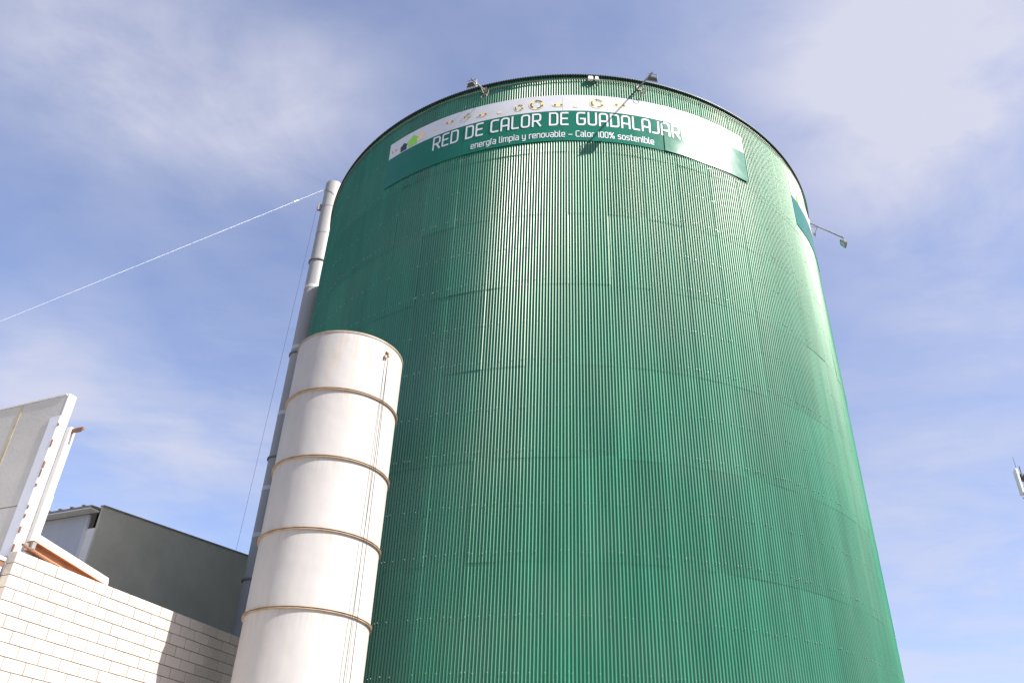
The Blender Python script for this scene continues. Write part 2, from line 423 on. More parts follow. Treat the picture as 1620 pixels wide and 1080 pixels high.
# conduit ring under the eave, in short straight lengths that sag a little
mb = MB(); seg = 84; pts = []
for i in range(seg + 1):
    a = 2 * math.pi * i / seg; z = 22.50 + (0.025 if i % 7 in (0, 1) else 0) + rng.uniform(-0.012, 0.012)
    r_ = SR + 0.05
    pts.append((r_ * math.sin(a), -r_ * math.cos(a), z))
mb.tube(pts, 0.014, 6, False); mb.obj('conduit', CONDUIT, silo, 60)

def on_silo(a, z, off=0.0):              # a in radians, tank-local
    return Vector(((SR + off) * math.sin(a), -(SR + off) * math.cos(a), z))

# junction boxes
for a, w in ((R(0.45), 0.15), (R(1.62), 0.10)):
    jb = thing('junction_box', 'wide white junction box under the tank eave' if w > .12 else 'narrow white junction box under the tank eave', 'box',
               (SX + (SR + 0.07) * math.sin(a), SY - (SR + 0.07) * math.cos(a), 22.5), a)
    mb = MB(); mb.box((0, 0, 0.02), (w, 0.09, 0.14), bev=0.012); mb.obj('body', BOXWHITE, jb, 30)
    mb = MB(); mb.box((0, -0.051, 0.02), (w * 0.86, 0.012, 0.115)); mb.obj('lid', BOXWHITE, jb)
    mb = MB()
    mb.tube([(0, 0, -0.05), (0.01, -0.01, -0.12), (0.05, -0.01, -0.19), (0.1, 0, -0.17), (0.12, 0.01, -0.08), (0.12, 0.02, 0.0)], 0.009, 6); mb.obj('cable', DARKSTEEL, jb, 60)

# ------------------------------------------------------------------ floodlights on arms
def floodlight(a, z, out, drop, swing, label, lean=0.0, scale=1.0):
    base = Vector((SX, SY, 0)) + on_silo(a, z, 0.02)
    t = thing('floodlight', label, 'floodlight', base, a, 'floodlights on arms round the tank top')
    out -= 0.02; tip = Vector((out * math.sin(swing), -out * math.cos(swing), -drop))
    mb = MB(); mb.box((0, -0.012, 0), (0.16, 0.02, 0.24), bev=0.005); mb.obj('wall_plate', GALV, t, 30)
    mb = MB(); d = tip.normalized()
    mb.tube([(0, -0.02, 0), tip + d * 0.05], 0.028, 8); mb.obj('arm', GALV, t, 40)
    mb = MB(); mb.tube([(0, -0.02, -0.17), tip * 0.32], 0.012, 6); mb.obj('brace', GALV, t, 40)
    # yoke hanging under the tip, housing facing back to the tank
    w, hh = 0.15 * scale, 0.24 * scale
    mb = MB(); c = tip + Vector((0, 0, -0.03))
    mb.tube([c + Vector((-w, 0, -hh)), c + Vector((-w, 0, -0.02)), c + Vector((-w * 0.85, 0, 0)), c + Vector((w * 0.85, 0, 0)), c + Vector((w, 0, -0.02)), c + Vector((w, 0, -hh))], 0.011, 6)
    mb.obj('yoke', GALV, t, 60)
    rot = Matrix.Rotation(R(-35) + lean, 3, 'X')
    hc = c + Vector((0, 0.0, -hh + 0.02))
    mb = MB()
    body = [(-.13, -.02), (.13, -.02), (.13, .06), (-.13, .06)]
    vs_ = []
    for (yy, k) in ((0.055, 1.0), (0.02, 1.0), (-0.05, 0.72), (-0.085, 0.45)):
        for (x_, z_) in ((-.135, -.105), (.135, -.105), (.135, .105), (-.135, .105)): vs_.append(hc + rot @ Vector((x_ * k * scale, yy, z_ * k * scale)))
    fs_ = [(3, 2, 1, 0), (12, 13, 14, 15)] + [(L * 4 + i, L * 4 + (i + 1) % 4, L * 4 + 4 + (i + 1) % 4, L * 4 + 4 + i) for L in range(3) for i in range(4)]
    mb.add(vs_, fs_); ho = mb.obj('housing', DARKSTEEL, t)
    mb = MB(); mb.box(hc + rot @ Vector((0, 0.058, 0)), (0.235 * scale, 0.008, 0.175 * scale), rot); mb.obj('lens', LENS, ho)
    mb = MB()
    for s_ in (-1, 1): mb.box(hc + rot @ Vector((0.141 * s_ * scale, 0.05, 0)), (0.012, 0.03, 0.21 * scale), rot)
    for s_ in (-1, 1): mb.box(hc + rot @ Vector((0, 0.05, 0.111 * s_ * scale)), (0.29 * scale, 0.03, 0.012), rot)
    mb.obj('bezel', GALV, ho)
    mb = MB(); p0 = tip * 0.25
    pts = [p0 + Vector((0, 0, -0.02))]
    for i in range(15):
        q = i / 14 * 2 * math.pi * 1.2
        pts.append(p0 + Vector((0.10 * math.sin(q) + 0.05, 0.10 + 0.01 * i * 0.4, -0.27 + 0.10 * math.cos(q))))
    pts.append(Vector((0.16, 0.0, 0.05)))
    mb.tube(pts, 0.011, 6); mb.obj('cable', CONDUIT, t, 60)
    return t
floodlight(R(9.8), 22.41, 1.127, 0.65, 0, 'floodlight whose arm casts its shadow across the banner word Guadalajara')
floodlight(R(-20.14), 22.52, 0.976, 0.60, 0, 'floodlight with looped cable above the first words of the banner')
floodlight(R(65.4), 21.71 + 0.2, 0.985, 0.95, 0, 'floodlight on an arm beside the small second banner')

# ------------------------------------------------------------------ banner
def banner_patch(mb, a0, a1, z0, z1, off, na, flat=0.0, bow=0.0, thick=0.012):
    am = (a0 + a1) / 2; half = (a1 - a0) / 2; nz = 6
    def P(i, j, back):
        a = a0 + (a1 - a0) * i / na; z = z0 + (z1 - z0) * j / nz; r0 = SR + off
        rp = r0 / math.cos(a - am); r = r0 + (rp - r0) * flat
        r += bow * (1 - ((a - am) / half) ** 2) * (1 - (2 * j / nz - 1) ** 2)
        r -= thick if back else 0
        return (r * math.sin(a), -r * math.cos(a), z)
    W = nz + 1; n = (na + 1) * W
    vs_ = [P(i, j, b) for b in (0, 1) for i in range(na + 1) for j in range(W)]
    fs_ = []
    for i in range(na):
        for j in range(nz):
            q = (i * W + j, (i + 1) * W + j, (i + 1) * W + j + 1, i * W + j + 1); fs_.append(q); fs_.append(tuple(x + n for x in reversed(q)))
        for j in (0, nz): fs_.append((i * W + j, (i + 1) * W + j, (i + 1) * W + j + n, i * W + j + n))
    for j in range(nz):
        for i in (0, na): fs_.append((i * W + j, i * W + j + 1, i * W + j + 1 + n, i * W + j + n))
    mb.add(vs_, fs_)
ZT, ZS, ZB = 21.81, 21.125, 19.88
SEAMS = [-42.0, -23.7, -4.8, 14.0, 32.5]
banner = thing('banner', 'long white and green banner lettered with the heat network name round the tank top', 'banner', (SX, SY, 0))
OFFB = 0.034
FLAT = [0.0, 0.0, 0.0, 0.22]
for i in range(4):
    a0, a1 = R(SEAMS[i]) + 0.0003, R(SEAMS[i + 1]) - 0.0003
    mb = MB(); banner_patch(mb, a0, a1, ZB, ZS - 0.003, OFFB, 20, FLAT[i], [0.004, -0.003, 0.003, 0.012][i]); mb.obj('green_board', SIGNGREEN, banner, 40)
    mb = MB(); banner_patch(mb, a0, a1, ZS + 0.003, ZT, OFFB + 0.002, 20, FLAT[i] * 0.4, 0.003); mb.obj('white_board', SIGNWHITE, banner, 40)
def board_r(a, z):
    r0 = SR + OFFB
    if a > R(SEAMS[3]):
        am = R((SEAMS[3] + SEAMS[4]) / 2); half = R(SEAMS[4] - SEAMS[3]) / 2
        fl = 0.22 if z < ZS else 0.22 * 0.4
        r = r0 + (r0 / math.cos(a - am) - r0) * fl
        if z < ZS: r += 0.012 * (1 - ((a - am) / half) ** 2) * (1 - (2 * (z - ZB) / (ZS - ZB) - 1) ** 2)
        return r + 0.008
    return r0 + 0.009
def bpt(a, z): r = board_r(a, z); return Vector((r * math.sin(a), -r * math.cos(a), z))

# stroke alphabet: squarish letters with rounded corners
def rounded(pts, closed, seg=5):
    out = []; n = len(pts)
    for i, p in enumerate(pts):
        x, y = p[0], p[1]; r = p[2] if len(p) > 2 else 0
        if r == 0 or (not closed and i in (0, n - 1)): out.append((x, y)); continue
        a = pts[i - 1]; b = pts[(i + 1) % n]
        d1 = Vector((a[0] - x, a[1] - y)); d2 = Vector((b[0] - x, b[1] - y))
        r_ = min(r, d1.length * 0.49, d2.length * 0.49); P0 = Vector((x, y)) + d1.normalized() * r_; P2 = Vector((x, y)) + d2.normalized() * r_
        for k in range(seg + 1):
            t_ = k / seg; q = P0 * (1 - t_) ** 2 + Vector((x, y)) * (2 * t_ * (1 - t_)) + P2 * t_ * t_; out.append((q.x, q.y))
    return out
w, c = 0.54, 0.2
CAPS = {'R': (w, [([(0, 0), (0, 1), (w, 1, c), (w, .42, c), (0, .42)], 0), ([(.27, .42), (w, 0)], 0)]),
        'E': (w * .86, [([(w * .86, 1), (0, 1, .08), (0, 0, .08), (w * .86, 0)], 0), ([(0, .51), (w * .76, .51)], 0)]),
        'D': (w, [([(0, 0), (0, 1), (w, 1, c), (w, 0, c)], 1)]),
        'C': (w * .93, [([(w * .93, .98), (0.0, 1, c), (0, 0, c), (w * .93, 0.02)], 0)]),
        'A': (w, [([(0, 0), (0, 1, c), (w, 1, c), (w, 0)], 0), ([(0, .36), (w, .36)], 0)]),
        'L': (w * .8, [([(0, 1), (0, 0, .1), (w * .8, 0)], 0)]),
        'O': (w, [([(0, 0, c), (0, 1, c), (w, 1, c), (w, 0, c)], 1)]),
        'G': (w, [([(w * .95, 1), (0, 1, c), (0, 0, c), (w, 0, c), (w, .5), (w * .5, .5)], 0)]),
        'U': (w, [([(0, 1), (0, 0, c), (w, 0, c), (w, 1)], 0)]),
        'J': (w * .75, [([(w * .75, 1), (w * .75, 0, c), (-.02, 0)], 0)])}
x, v, e = 0.74, 0.47, 0.17
LOW = {'e': (v, [([(v * .95, 0), (0, 0, e), (0, x, e), (v, x, e), (v, x * .47), (0, x * .47)], 0)]),
       'n': (v, [([(0, 0), (0, x), (v, x, e), (v, 0)], 0)]), 'r': (v * .6, [([(0, 0), (0, x, e * .6), (v * .62, x)], 0)]),
       'g': (v, [([(v, 0.06), (0, 0.06, e), (0, x, e), (v, x), (v, -.24, e), (.03, -.24)], 0)]),
       'í': (.12, [([(.02, 0), (.02, x)], 0), ([(.0, x + .14), (.14, x + .32)], 0)]),
       'a': (v, [([(.05, x), (v, x, e), (v, 0), (0, 0, e), (0, x * .53, e), (v, x * .53)], 0)]),
       'l': (.12, [([(.0, 1.04), (.0, 0, .08), (.14, 0)], 0)]), 'i': (.04, [([(.02, 0), (.02, x)], 0), ([(.02, x + .17), (.02, x + .29)], 0)]),
       'm': (.78, [([(0, 0), (0, x), (.78, x, e), (.78, 0)], 0), ([(.39, x), (.39, 0)], 0)]),
       'p': (v, [([(0, -.27), (0, x), (v, x, e), (v, 0, e), (0, 0)], 0)]),
       'y': (v, [([(0, x), (0, 0.02, e), (v, 0.02)], 0), ([(v, x), (v, -.26, e), (.05, -.26)], 0)]),
       'o': (v, [([(0, 0, e), (0, x, e), (v, x, e), (v, 0, e)], 1)]), 'v': (v, [([(0, x), (0, .16, .1), (v * .5, 0, .1), (v, .16, .1), (v, x)], 0)]),
       'b': (v, [([(0, 1.04), (0, 0), (v, 0, e), (v, x, e), (0, x)], 0)]),
       's': (v * .92, [([(v * .88, x), (0, x, e), (0, x * .5, e), (v * .92, x * .5, e), (v * .92, 0, e), (0.02, 0)], 0)]),
       't': (v * .62, [([(.06, 1), (.06, 0, e * .8), (v * .66, 0)], 0), ([(-.06, x), (v * .62, x)], 0)]),
       'C': (v * 1.05, [([(v * 1.05, 1), (0, 1, c), (0, 0, c), (v * 1.05, 0)], 0)]),
       '1': (.2, [([(0, .84), (.16, 1), (.16, 0)], 0)]), '0': (v, [([(0, 0, e), (0, 1, e), (v, 1, e), (v, 0, e)], 1)]),
       '%': (.74, [([(0, .62, .08), (0, 1, .08), (.25, 1, .08), (.25, .62, .08)], 1), ([(.5, 0, .08), (.5, .38, .08), (.75, .38, .08), (.75, 0, .08)], 1), ([(.62, 1), (.12, 0)], 0)]),
       '–': (.5, [([(0, .36), (.5, .36)], 0)])}
def stroke(mb, pts, closed, wd, fn, step=0.12):
    pts = rounded(pts, closed)
    P = []
    n = len(pts)
    for i in range(n if closed else n - 1):
        a = pts[i]; b = pts[(i + 1) % n]; L = math.hypot(b[0] - a[0], b[1] - a[1])
        if L < 1e-6: continue
        m = max(1, int(L / step))
        for k in range(m): P.append((a[0] + (b[0] - a[0]) * k / m, a[1] + (b[1] - a[1]) * k / m))
    if not closed: P.append(pts[-1])
    n = len(P); Lp, Rp = [], []
    for i in range(n):
        p = Vector(P[i])
        pa = Vector(P[i - 1]) if (closed or i > 0) else None; pb = Vector(P[(i + 1) % n]) if (closed or i < n - 1) else None
        d1 = (p - pa).normalized() if pa is not None else (pb - p).normalized()
        d2 = (pb - p).normalized() if pb is not None else d1
        n1 = Vector((-d1.y, d1.x)); n2 = Vector((-d2.y, d2.x)); m = n1 + n2
        m = n1 if m.length < 1e-6 else m.normalized(); k = 1 / max(0.5, m.dot(n1))
        if not closed and i == 0: p = p - d1 * wd * .5
        if not closed and i == n - 1: p = p + d1 * wd * .5
        Lp.append(p + m * wd * .5 * k); Rp.append(p - m * wd * .5 * k)
    vs_ = [fn(q.x, q.y) for q in Lp] + [fn(q.x, q.y) for q in Rp]
    mb.add(vs_, [(i, n + i, n + (i + 1) % n, (i + 1) % n) for i in range(n if closed else n - 1)])
def write(name, text, font, a0, a1, z0, h, wd, space, gap):
    tot = sum((space if ch == ' ' else font[ch][0] + gap) for ch in text) - gap
    k = (R(a1) - R(a0)) / tot
    mb = MB(); pos = 0
    for ch in text:
        if ch == ' ': pos += space; continue
        for pts, cl in font[ch][1]:
            stroke(mb, pts, cl, wd, lambda sx, sy, q=pos: bpt(R(a0) + (q + sx) * k, z0 + sy * h))
        pos += font[ch][0] + gap
    return mb.obj(name, LETTER, banner)
write('headline_lettering', 'RED DE CALOR DE GUADALAJARA', CAPS, -30.2, 19.25, 20.535, 0.49, 0.135, 0.42, 0.27)
write('subtitle_lettering', 'energía limpia y renovable – Calor 100% sostenible', LOW, -21.9, 11.9, 20.035, 0.225, 0.135, 0.40, 0.235)

# icons printed along the white band: each symbol is a part of its own, its pale halo below it
def fn_at(a, z): return lambda x_, y_: bpt(a + x_ / SR, z + y_)
def flat_poly(mb, pts, fn): mb.add([fn(*p) for p in pts], [tuple(range(len(pts)))])
def blob(mb, fn, x0, y0, rx, ry, n=14): flat_poly(mb, [(x0 + rx * math.cos(2 * math.pi * i / n), y0 + ry * math.sin(2 * math.pi * i / n)) for i in range(n)], fn)
def lift(fn, d):
    def g_(x_, y_):
        p = fn(x_, y_); q = Vector((p.x, p.y, 0)).normalized(); return p + q * d
    return g_
def recycle(a, z, s):
    fn = lift(fn_at(a, z), 0.001); h_ = MB(); kids = []
    ring = [(s * 1.15 * math.cos(2 * math.pi * i / 20), s * 1.05 * math.sin(2 * math.pi * i / 20)) for i in range(20)]
    inn = [(q[0] * .5, q[1] * .5) for q in ring]
    h_.add([fn(*q) for q in ring + inn], [(i, (i + 1) % 20, 20 + (i + 1) % 20, 20 + i) for i in range(20)])
    f2 = lift(fn, 0.003)
    for k in range(3):
        m_ = MB(); b0 = k * 2.094 + 0.55; arc = [b0 + j * 0.2 for j in range(6)]; t_ = arc[-1]
        o_ = [(s * .95 * math.cos(q), s * .9 * math.sin(q)) for q in arc]; i_ = [(s * .70 * math.cos(q), s * .66 * math.sin(q)) for q in arc]
        head = [(s * 1.08 * math.cos(t_), s * math.sin(t_)), (s * .9 * math.cos(t_ + .45), s * .84 * math.sin(t_ + .45)), (s * .55 * math.cos(t_), s * .5 * math.sin(t_))]
        m_.add([f2(*q) for q in o_ + i_ + head], [(j, j + 1, 7 + j, 6 + j) for j in range(5)] + [(5, 12, 13, 14, 11)]); kids.append(('printed_arrow', m_))
    return h_, kids
def leaves(a, z, s):
    fn = lift(fn_at(a, z), 0.001); h_ = MB(); kids = []; blob(h_, fn, 0, 0, s * 1.3, s * .62)
    f2 = lift(fn, 0.003)
    for sg in (-1, 1):
        m_ = MB(); flat_poly(m_, [(sg * s * .4, -s * .2), (sg * s * .6, -s * .34), (sg * s * .92, -s * .22), (sg * s * .95, s * .05), (sg * s * .75, s * .32), (sg * s * .5, s * .15)], f2); kids.append(('printed_leaf', m_))
    return h_, kids
def faint(a, z, s):
    h_ = MB(); blob(h_, lift(fn_at(a, z), 0.001), 0, 0, s * .7, s * .45, 10)
    return h_, []
def house(a, z, s, mt, d=0.001):
    m_ = MB(); flat_poly(m_, [(-.5 * s, -.45 * s), (.5 * s, -.45 * s), (.5 * s, .25 * s), (.72 * s, .25 * s), (0, .85 * s), (-.72 * s, .25 * s), (-.5 * s, .25 * s)], lift(fn_at(a, z), d))
    m_.obj('printed_house', mt, banner)
ICONS = [('l', -40.6, 21.40, .11), ('f', -30.2, 21.42, .09), ('l', -27.0, 21.50, .13), ('r', -23.2, 21.50, .12), ('l', -20.0, 21.40, .13), ('f', -16.6, 21.33, .11),
         ('r', -12.9, 21.40, .14), ('r', -9.6, 21.45, .21), ('l', -5.6, 21.38, .14), ('f', -2.4, 21.30, .10), ('r', 1.6, 21.46, .20), ('l', 5.9, 21.48, .16), ('f', 9.2, 21.38, .10),
         ('f', 11.7, 21.36, .11), ('f', 14.9, 21.42, .12), ('f', 16.8, 21.38, .12), ('r', 20.3, 21.47, .13), ('r', 23.6, 21.55, .19), ('l', 27.9, 21.42, .16), ('f', 30.4, 21.30, .11)]
for k, a, z, s in ICONS:
    h_, kids = {'r': recycle, 'l': leaves, 'f': faint}[k](R(a), z, s)
    io = h_.obj('printed_symbol', BEIGE, banner)
    for nm, m_ in kids: m_.obj(nm, PRINTGREEN, io)
house(R(-37.9), 21.27, .26, PRINTBLACK); house(R(-35.6), 21.33, .36, PRINTLIME, .0015); house(R(-33.7), 21.38, .28, BEIGE)

# the second banner begins further round the tank
b2 = thing('banner', 'second white and green banner further round the tank, seen edge on', 'banner', (SX, SY, 0))
mb = MB(); banner_patch(mb, R(48.9), R(67), ZB, ZS - .003, OFFB, 16); mb.obj('green_board', SIGNGREEN, b2, 40)
mb = MB(); banner_patch(mb, R(48.9), R(67), ZS + .003, ZT, OFFB + .002, 16); mb.obj('white_board', SIGNWHITE, b2, 40)
mb = MB(); flat_poly(mb, [(-.12, -.1), (.1, -.1), (.1, .12), (0, .25), (-.12, .12)], lambda x_, y_: on_silo(R(52.2) + x_ / SR, 21.25 + y_, OFFB + .012)); mb.obj('printed_lime_house', PRINTLIME, b2)

# ------------------------------------------------------------------ white flue in front
TX, TY, TR = -3.61, 16.25, 1.16
flue = thing('white_cylinder_tank', 'wide white flanged steel cylinder with rust lines standing before the green tank', 'tank', (TX, TY, 0))
FZ = [1.33, 2.80, 4.27, 5.74, 7.19, 8.66, 10.17]; TOP = 11.58
edges = [0.0] + FZ + [TOP]
for i in range(len(edges) - 1):
    z0, z1 = edges[i] + (0.0 if i else 0), edges[i + 1] - (0.0 if i < len(edges) - 2 else 0)
    mb = MB(); prof = [(TR, z0 + (z1 - z0) * k / 5) for k in range(6)]
    if i == len(edges) - 2: prof += [(TR + .012, z1 - 0.02), (TR + .012, z1), (TR - .02, z1), (TR - .03, z1 - 0.8)]
    mb.lathe(prof, 128)
    for n_, p in enumerate(mb.v):        # hand-rolled plate is never quite round
        a = math.atan2(p[1], p[0]); k = 1 + 0.0022 * math.sin(3 * a + i * 1.7) + 0.0016 * math.sin(7 * a + 2.1 * i + p[2]) + 0.0008 * math.sin(11 * a - i)
        mb.v[n_] = (p[0] * k, p[1] * k, p[2])
    o = mb.obj('section', TANKW, flue, 40)
for z in FZ:
    for dz in (-0.0175, 0.0175):
        mb = MB(); mb.lathe([(TR - .005, dz - .007), (TR + .036, dz - .007), (TR + .039, dz - .005), (TR + .039, dz + .005), (TR + .036, dz + .007), (TR - .005, dz + .007)], 128, (0, 0, z))
        fo = mb.obj('flange', FLANGE, flue, 40)
mb = MB(); mb.lathe([(TR - .02, 0), (TR + .016, 0), (TR + .016, .022), (TR - .02, .022)], 128, (0, 0, TOP - .004), True); mb.obj('rim', FLANGE, flue, 40)
mb = MB(); mb.box((0, 0, 0.08), (3.0, 3.0, 0.16), bev=0.02); mb.obj('footing', MORTAR, flue)
# lug and two thin cables on the right-hand side
la = R(-38)
def on_flue(a, z, off=0.0): return Vector(((TR + off) * math.cos(a), (TR + off) * math.sin(a), z))
mb = MB(); mrot = Matrix.Rotation(la, 3, 'Z')
mb.box(on_flue(la, 11.28, .05), (.07, .035, .10), mrot, .008); mb.box(on_flue(la, 11.36, .02), (.05, .08, .04), mrot, .006); mb.box(on_flue(la - .05, 11.22, .04), (.05, .05, .06), mrot)
mb.obj('lug', FLANGE, flue, 30)
for da, r_ in ((0.10, .006), (-0.05, .006)):
    mb = MB(); pts = [on_flue(la - .01, 11.25, .07)]
    for z in (9.0, 6.0, 3.0, 0.3): pts.append(on_flue(la + da * (11.3 - z) / 5.0 * 0.6, z, .085))
    mb.tube(pts, r_, 5); mb.obj('cable', DARKSTEEL, flue)

# ------------------------------------------------------------------ tall grey chimney
CHX, CHY, CHR, CHT = -8.15, 27.83, 0.364, 27.7
chim = thing('chimney', 'tall slim grey steel chimney rising behind the green tank', 'chimney', (CHX, CHY, 0))
CD = 29.0 - CHR
mb = MB(); mb.lathe([(CHR, 0), (CHR, CHT), (CHR - .02, CHT), (CHR - .02, CHT - 1)], 48); mb.obj('pipe', CHIM, chim, 40)
for (px, py) in ((500, 408), (458, 553), (432, 720), (395, 914)):
    z = at_hd(px, py, CD).z
    mb = MB(); mb.lathe([(CHR, -.03), (CHR + .05, -.03), (CHR + .05, .03), (CHR, .03)], 48, (0, 0, z)); mb.obj('flange', CHIMFL, chim, 40)
for (px, py) in ((492, 450), (466, 545), (447, 650), (416, 768), (404, 843)):
    z = at_hd(px, py, CD).z
    mb = MB(); mb.lathe([(CHR, -.075), (CHR + .008, -.075), (CHR + .008, .075), (CHR, .075)], 48, (0, 0, z)); mb.obj('band', CHIMBAND, chim, 40)
for (px, py) in ((520, 324), (512, 366)):
    z = at_hd(px, py, CD).z
    mb = MB(); mb.lathe([(CHR, -.012), (CHR + .006, -.012), (CHR + .006, .012), (CHR, .012)], 48, (0, 0, z)); mb.obj('weld_seam', CHIMFL, chim, 40)
mb = MB(); zb = at_hd(506, 320, CD).z; ab = R(200)
mb.box(((CHR + .07) * math.cos(ab), (CHR + .07) * math.sin(ab), zb), (.16, .10, .34), Matrix.Rotation(ab, 3, 'Z'), .01); mb.obj('bracket', CHIMFL, chim, 30)
mb = MB(); mb.lathe([(CHR + .001, -.03), (CHR + .012, -.03), (CHR + .012, .03), (CHR + .001, .03)], 48, (0, 0, 0))
# sloping wire collar under the mouth
for n_, p in enumerate(mb.v): mb.v[n_] = (p[0], p[1], p[2] + CHT - 0.75 - 0.95 * (p[0] * 0.8 + p[1] * 0.2))
mb.obj('wire_collar', GALV, chim, 40)
# guy wire to the roof of the building on the left
p0 = Vector((CHX - CHR * .9, CHY - CHR * .4, at_hd(517, 292, CD).z))
p1 = at_z(-560, 736, 8.95)
mb = MB(); mb.tube([p0 + (p1 - p0) * (i / 10) - Vector((0, 0, 0.35 * math.sin(math.pi * i / 10))) * 0 for i in range(11)], 0.003, 6)
k_ = p0 + (p1 - p0) * 0.075; dd = (p1 - p0).normalized(); mb.tube([k_, k_ + dd * 0.28], 0.02, 6)
tag(mb.obj('guy_wire', WIRE), 'pale guy wire running down from the chimney top across the sky', 'wire')
GUY_END = p1

# ------------------------------------------------------------------ wall frame: u runs along the block wall, n faces the sun
WA = R(24.57)
U = Vector((math.sin(WA), math.cos(WA), 0)); Nn = Vector((math.cos(WA), -math.sin(WA), 0))
def wp(u, n, z): return U * u + Nn * n + Vector((0, 0, z))
WM = Matrix((U, Nn * -1, Vector((0, 0, 1)))).transposed()      # local x = u, local y = -n (into the wall), z up
RZ = math.atan2(U.y, U.x)
def wbox(mb, u0, u1, n0, n1, z0, z1, bev=0.0, org=None):       # box in wall coordinates, given in the local frame of a thing at org
    mb.box(((u0 + u1) / 2, (n0 + n1) / 2, (z0 + z1) / 2), (abs(u1 - u0), abs(n1 - n0), abs(z1 - z0)), None, bev)
# every thing below is an empty at the world origin turned by RZ: local x = u, local y = -n
def wthing(name, label, cat): return thing(name, label, cat, (0, 0, 0), RZ)

wall = wthing('block_wall', 'cream concrete block wall in running bond beside the white cylinder', 'wall')
D0, WT, CH = 12.4, 5.91, 0.1905
mb = MB(); wbox(mb, 8.775, 19.3, D0 + .012, D0 + .188, 0, WT - .012); mb.obj('mortar_core', MORTAR, wall)
def block_mesh(L):
    m_ = MB(); m_.box((L / 2, .1, CH / 2), (L - .014, .2, CH - .012), None, .006); return m_.mesh('block', BLOCK)
FULL, HALF = block_mesh(0.4), block_mesh(0.2)
restb = MB(); ncour = 31; cnt = 0
rb = random.Random(3)
for k in range(ncour):
    z = WT - CH * (k + 1)
    u = 8.76; first = True; row = k % 2
    while u < 19.2:
        L = 0.2 if (first and row) else 0.4
        mesh_ = HALF if L == 0.2 else FULL
        if z > 3.4 and u < 14.9 and z > 5.91 - 0.19 * 15:
            o = link('block', mesh_, wall, Matrix.Translation((u, D0 + rb.uniform(-.0025, .0025), z + rb.uniform(-.001, .001))) @ Matrix.Rotation(rb.gauss(0, .0025), 4, 'Z')); cnt += 1
        else:
            restb.box((u + L / 2, D0 + .1, z + CH / 2), (L - .014, .2, CH - .012))
        u += L; first = False
o = restb.obj('further_blocks', BLOCK, wall); o['kind'] = 'stuff'

# factory front on the left: precast parapet, flashing, cladding
fac = wthing('factory_building', 'grey precast concrete parapet with white metal edge above the block wall', 'building')
PU, PN = 9.0, 12.92
mb = MB(); wbox(mb, PU, PU + .16, PN + .0, 34, 6.86, 8.95, .012); mb.obj('precast_panel', PRECAST, fac)
mb = MB(); wbox(mb, PU, PU + .16, PN + .0, 34, 0, 6.845, .012); mb.obj('precast_panel', PRECAST, fac)
mb = MB(); wbox(mb, PU - .012, PU + .172, PN + .02, 34, 8.95, 8.975); mb.obj('coping', WHITEMET, fac)
mb = MB(); wbox(mb, PU - .003, PU + .163, PN - .05, PN - .003, 5.95, 8.97, .008); mb.obj('edge_cover', WHITEMET, fac)
mb = MB(); wbox(mb, PU - .012, PU - .004, PN - .03, PN + .22, 5.95, 8.52); mb.obj('corner_flashing', GREYMET, fac)
mb = MB(); wbox(mb, PU + .172, PU + .30, PN - .16, PN - .02, 5.93, 8.36, .012); mb.obj('white_post', WHITEMET, fac)
mb = MB()
rj = random.Random(5)
for i in range(13):
    z = 6.0 + i * 0.19 + rj.uniform(-.04, .04)
    if rj.random() < 0.8: wbox(mb, PU - .016, PU + .004 + rj.uniform(0, .012), PN - .056, PN - .034, z, z + rj.uniform(.03, .14))
mb.obj('rust_patches', RUST, fac)['kind'] = 'stuff'
mb = MB(); wbox(mb, PU - .004, PU + .01, 14.02, 14.09, 6.87, 8.93); mb.obj('ochre_joint', STAIN, fac)
mb = MB(); wbox(mb, PU + .162, PU + 6, D0 + .215, 20, 0, 5.615); wbox(mb, PU + .162, PU + 3.4, 17.0, 34, 5.6, 8.9); mb.obj('rear_block', LIGHTWALL, fac)
p = wp(PU + .30, -PN + .1, 8.33)
br = MB(); wbox(br, PU + .2, PU + .245, PN - .42, PN - .06, 8.28, 8.325); wbox(br, PU + .2, PU + .21, PN - .42, PN - .06, 8.23, 8.28); br.obj('steel_angle', RUST, fac)
# lower cladding in front of the parapet
mb = MB(); wbox(mb, 2.0, 8.735, D0 + .2, 30, 0, 5.74); mb.obj('cladding', CREAM, fac)
mb = MB(); wbox(mb, 1.95, 8.745, D0 + .17, D0 + .26, 5.742, 5.80, .006); mb.obj('cladding_coping', WHITEMET, fac)
mb = MB(); wbox(mb, 1.95, 8.74, D0 + .19, D0 + .198, 5.66, 5.738); mb.obj('drip_edge', RUST, fac)

# white fascia with a rusty beam lying on the wall top
fas = wthing('fascia_board', 'white sloping metal fascia resting behind the top of the block wall', 'fascia')
mb = MB(); poly = [(9.2, 5.62), (10.98, 5.62), (10.98, 6.10), (10.955, 6.18), (9.2, 6.44)]
mb.prism(poly, lambda a, b: Vector((a, D0 + .42, b)), lambda a, b: Vector((a, D0 + .50, b))); mb.obj('board', WHITEMET, fas)
beam = wthing('steel_beam', 'orange primed steel channel lying sloped on the block wall top', 'beam')
mb = MB(); b0 = Vector((9.13, D0 + .305, 6.148)); b1 = Vector((10.95, D0 + .305, 5.88)); dx = (b1 - b0)
sec = [(-.09, -.08), (.09, -.08), (.09, -.066), (.006, -.066), (.006, .066), (.09, .066), (.09, .08), (-.09, .08), (-.09, .066), (-.006, .066), (-.006, -.066), (-.09, -.066)]
mb.prism(sec, lambda a, b: b0 + Vector((0, a, b)), lambda a, b: b1 + Vector((0, a, b))); mb.obj('section', ORANGE, beam)
mb = MB(); mb.box(b0 + Vector((.03, -.06, .0)), (.07, .05, .11)); mb.obj('end_plate', GALV, beam)
rod = wthing('steel_bar', 'short rusty steel bar across the corner of the block wall top', 'bar')
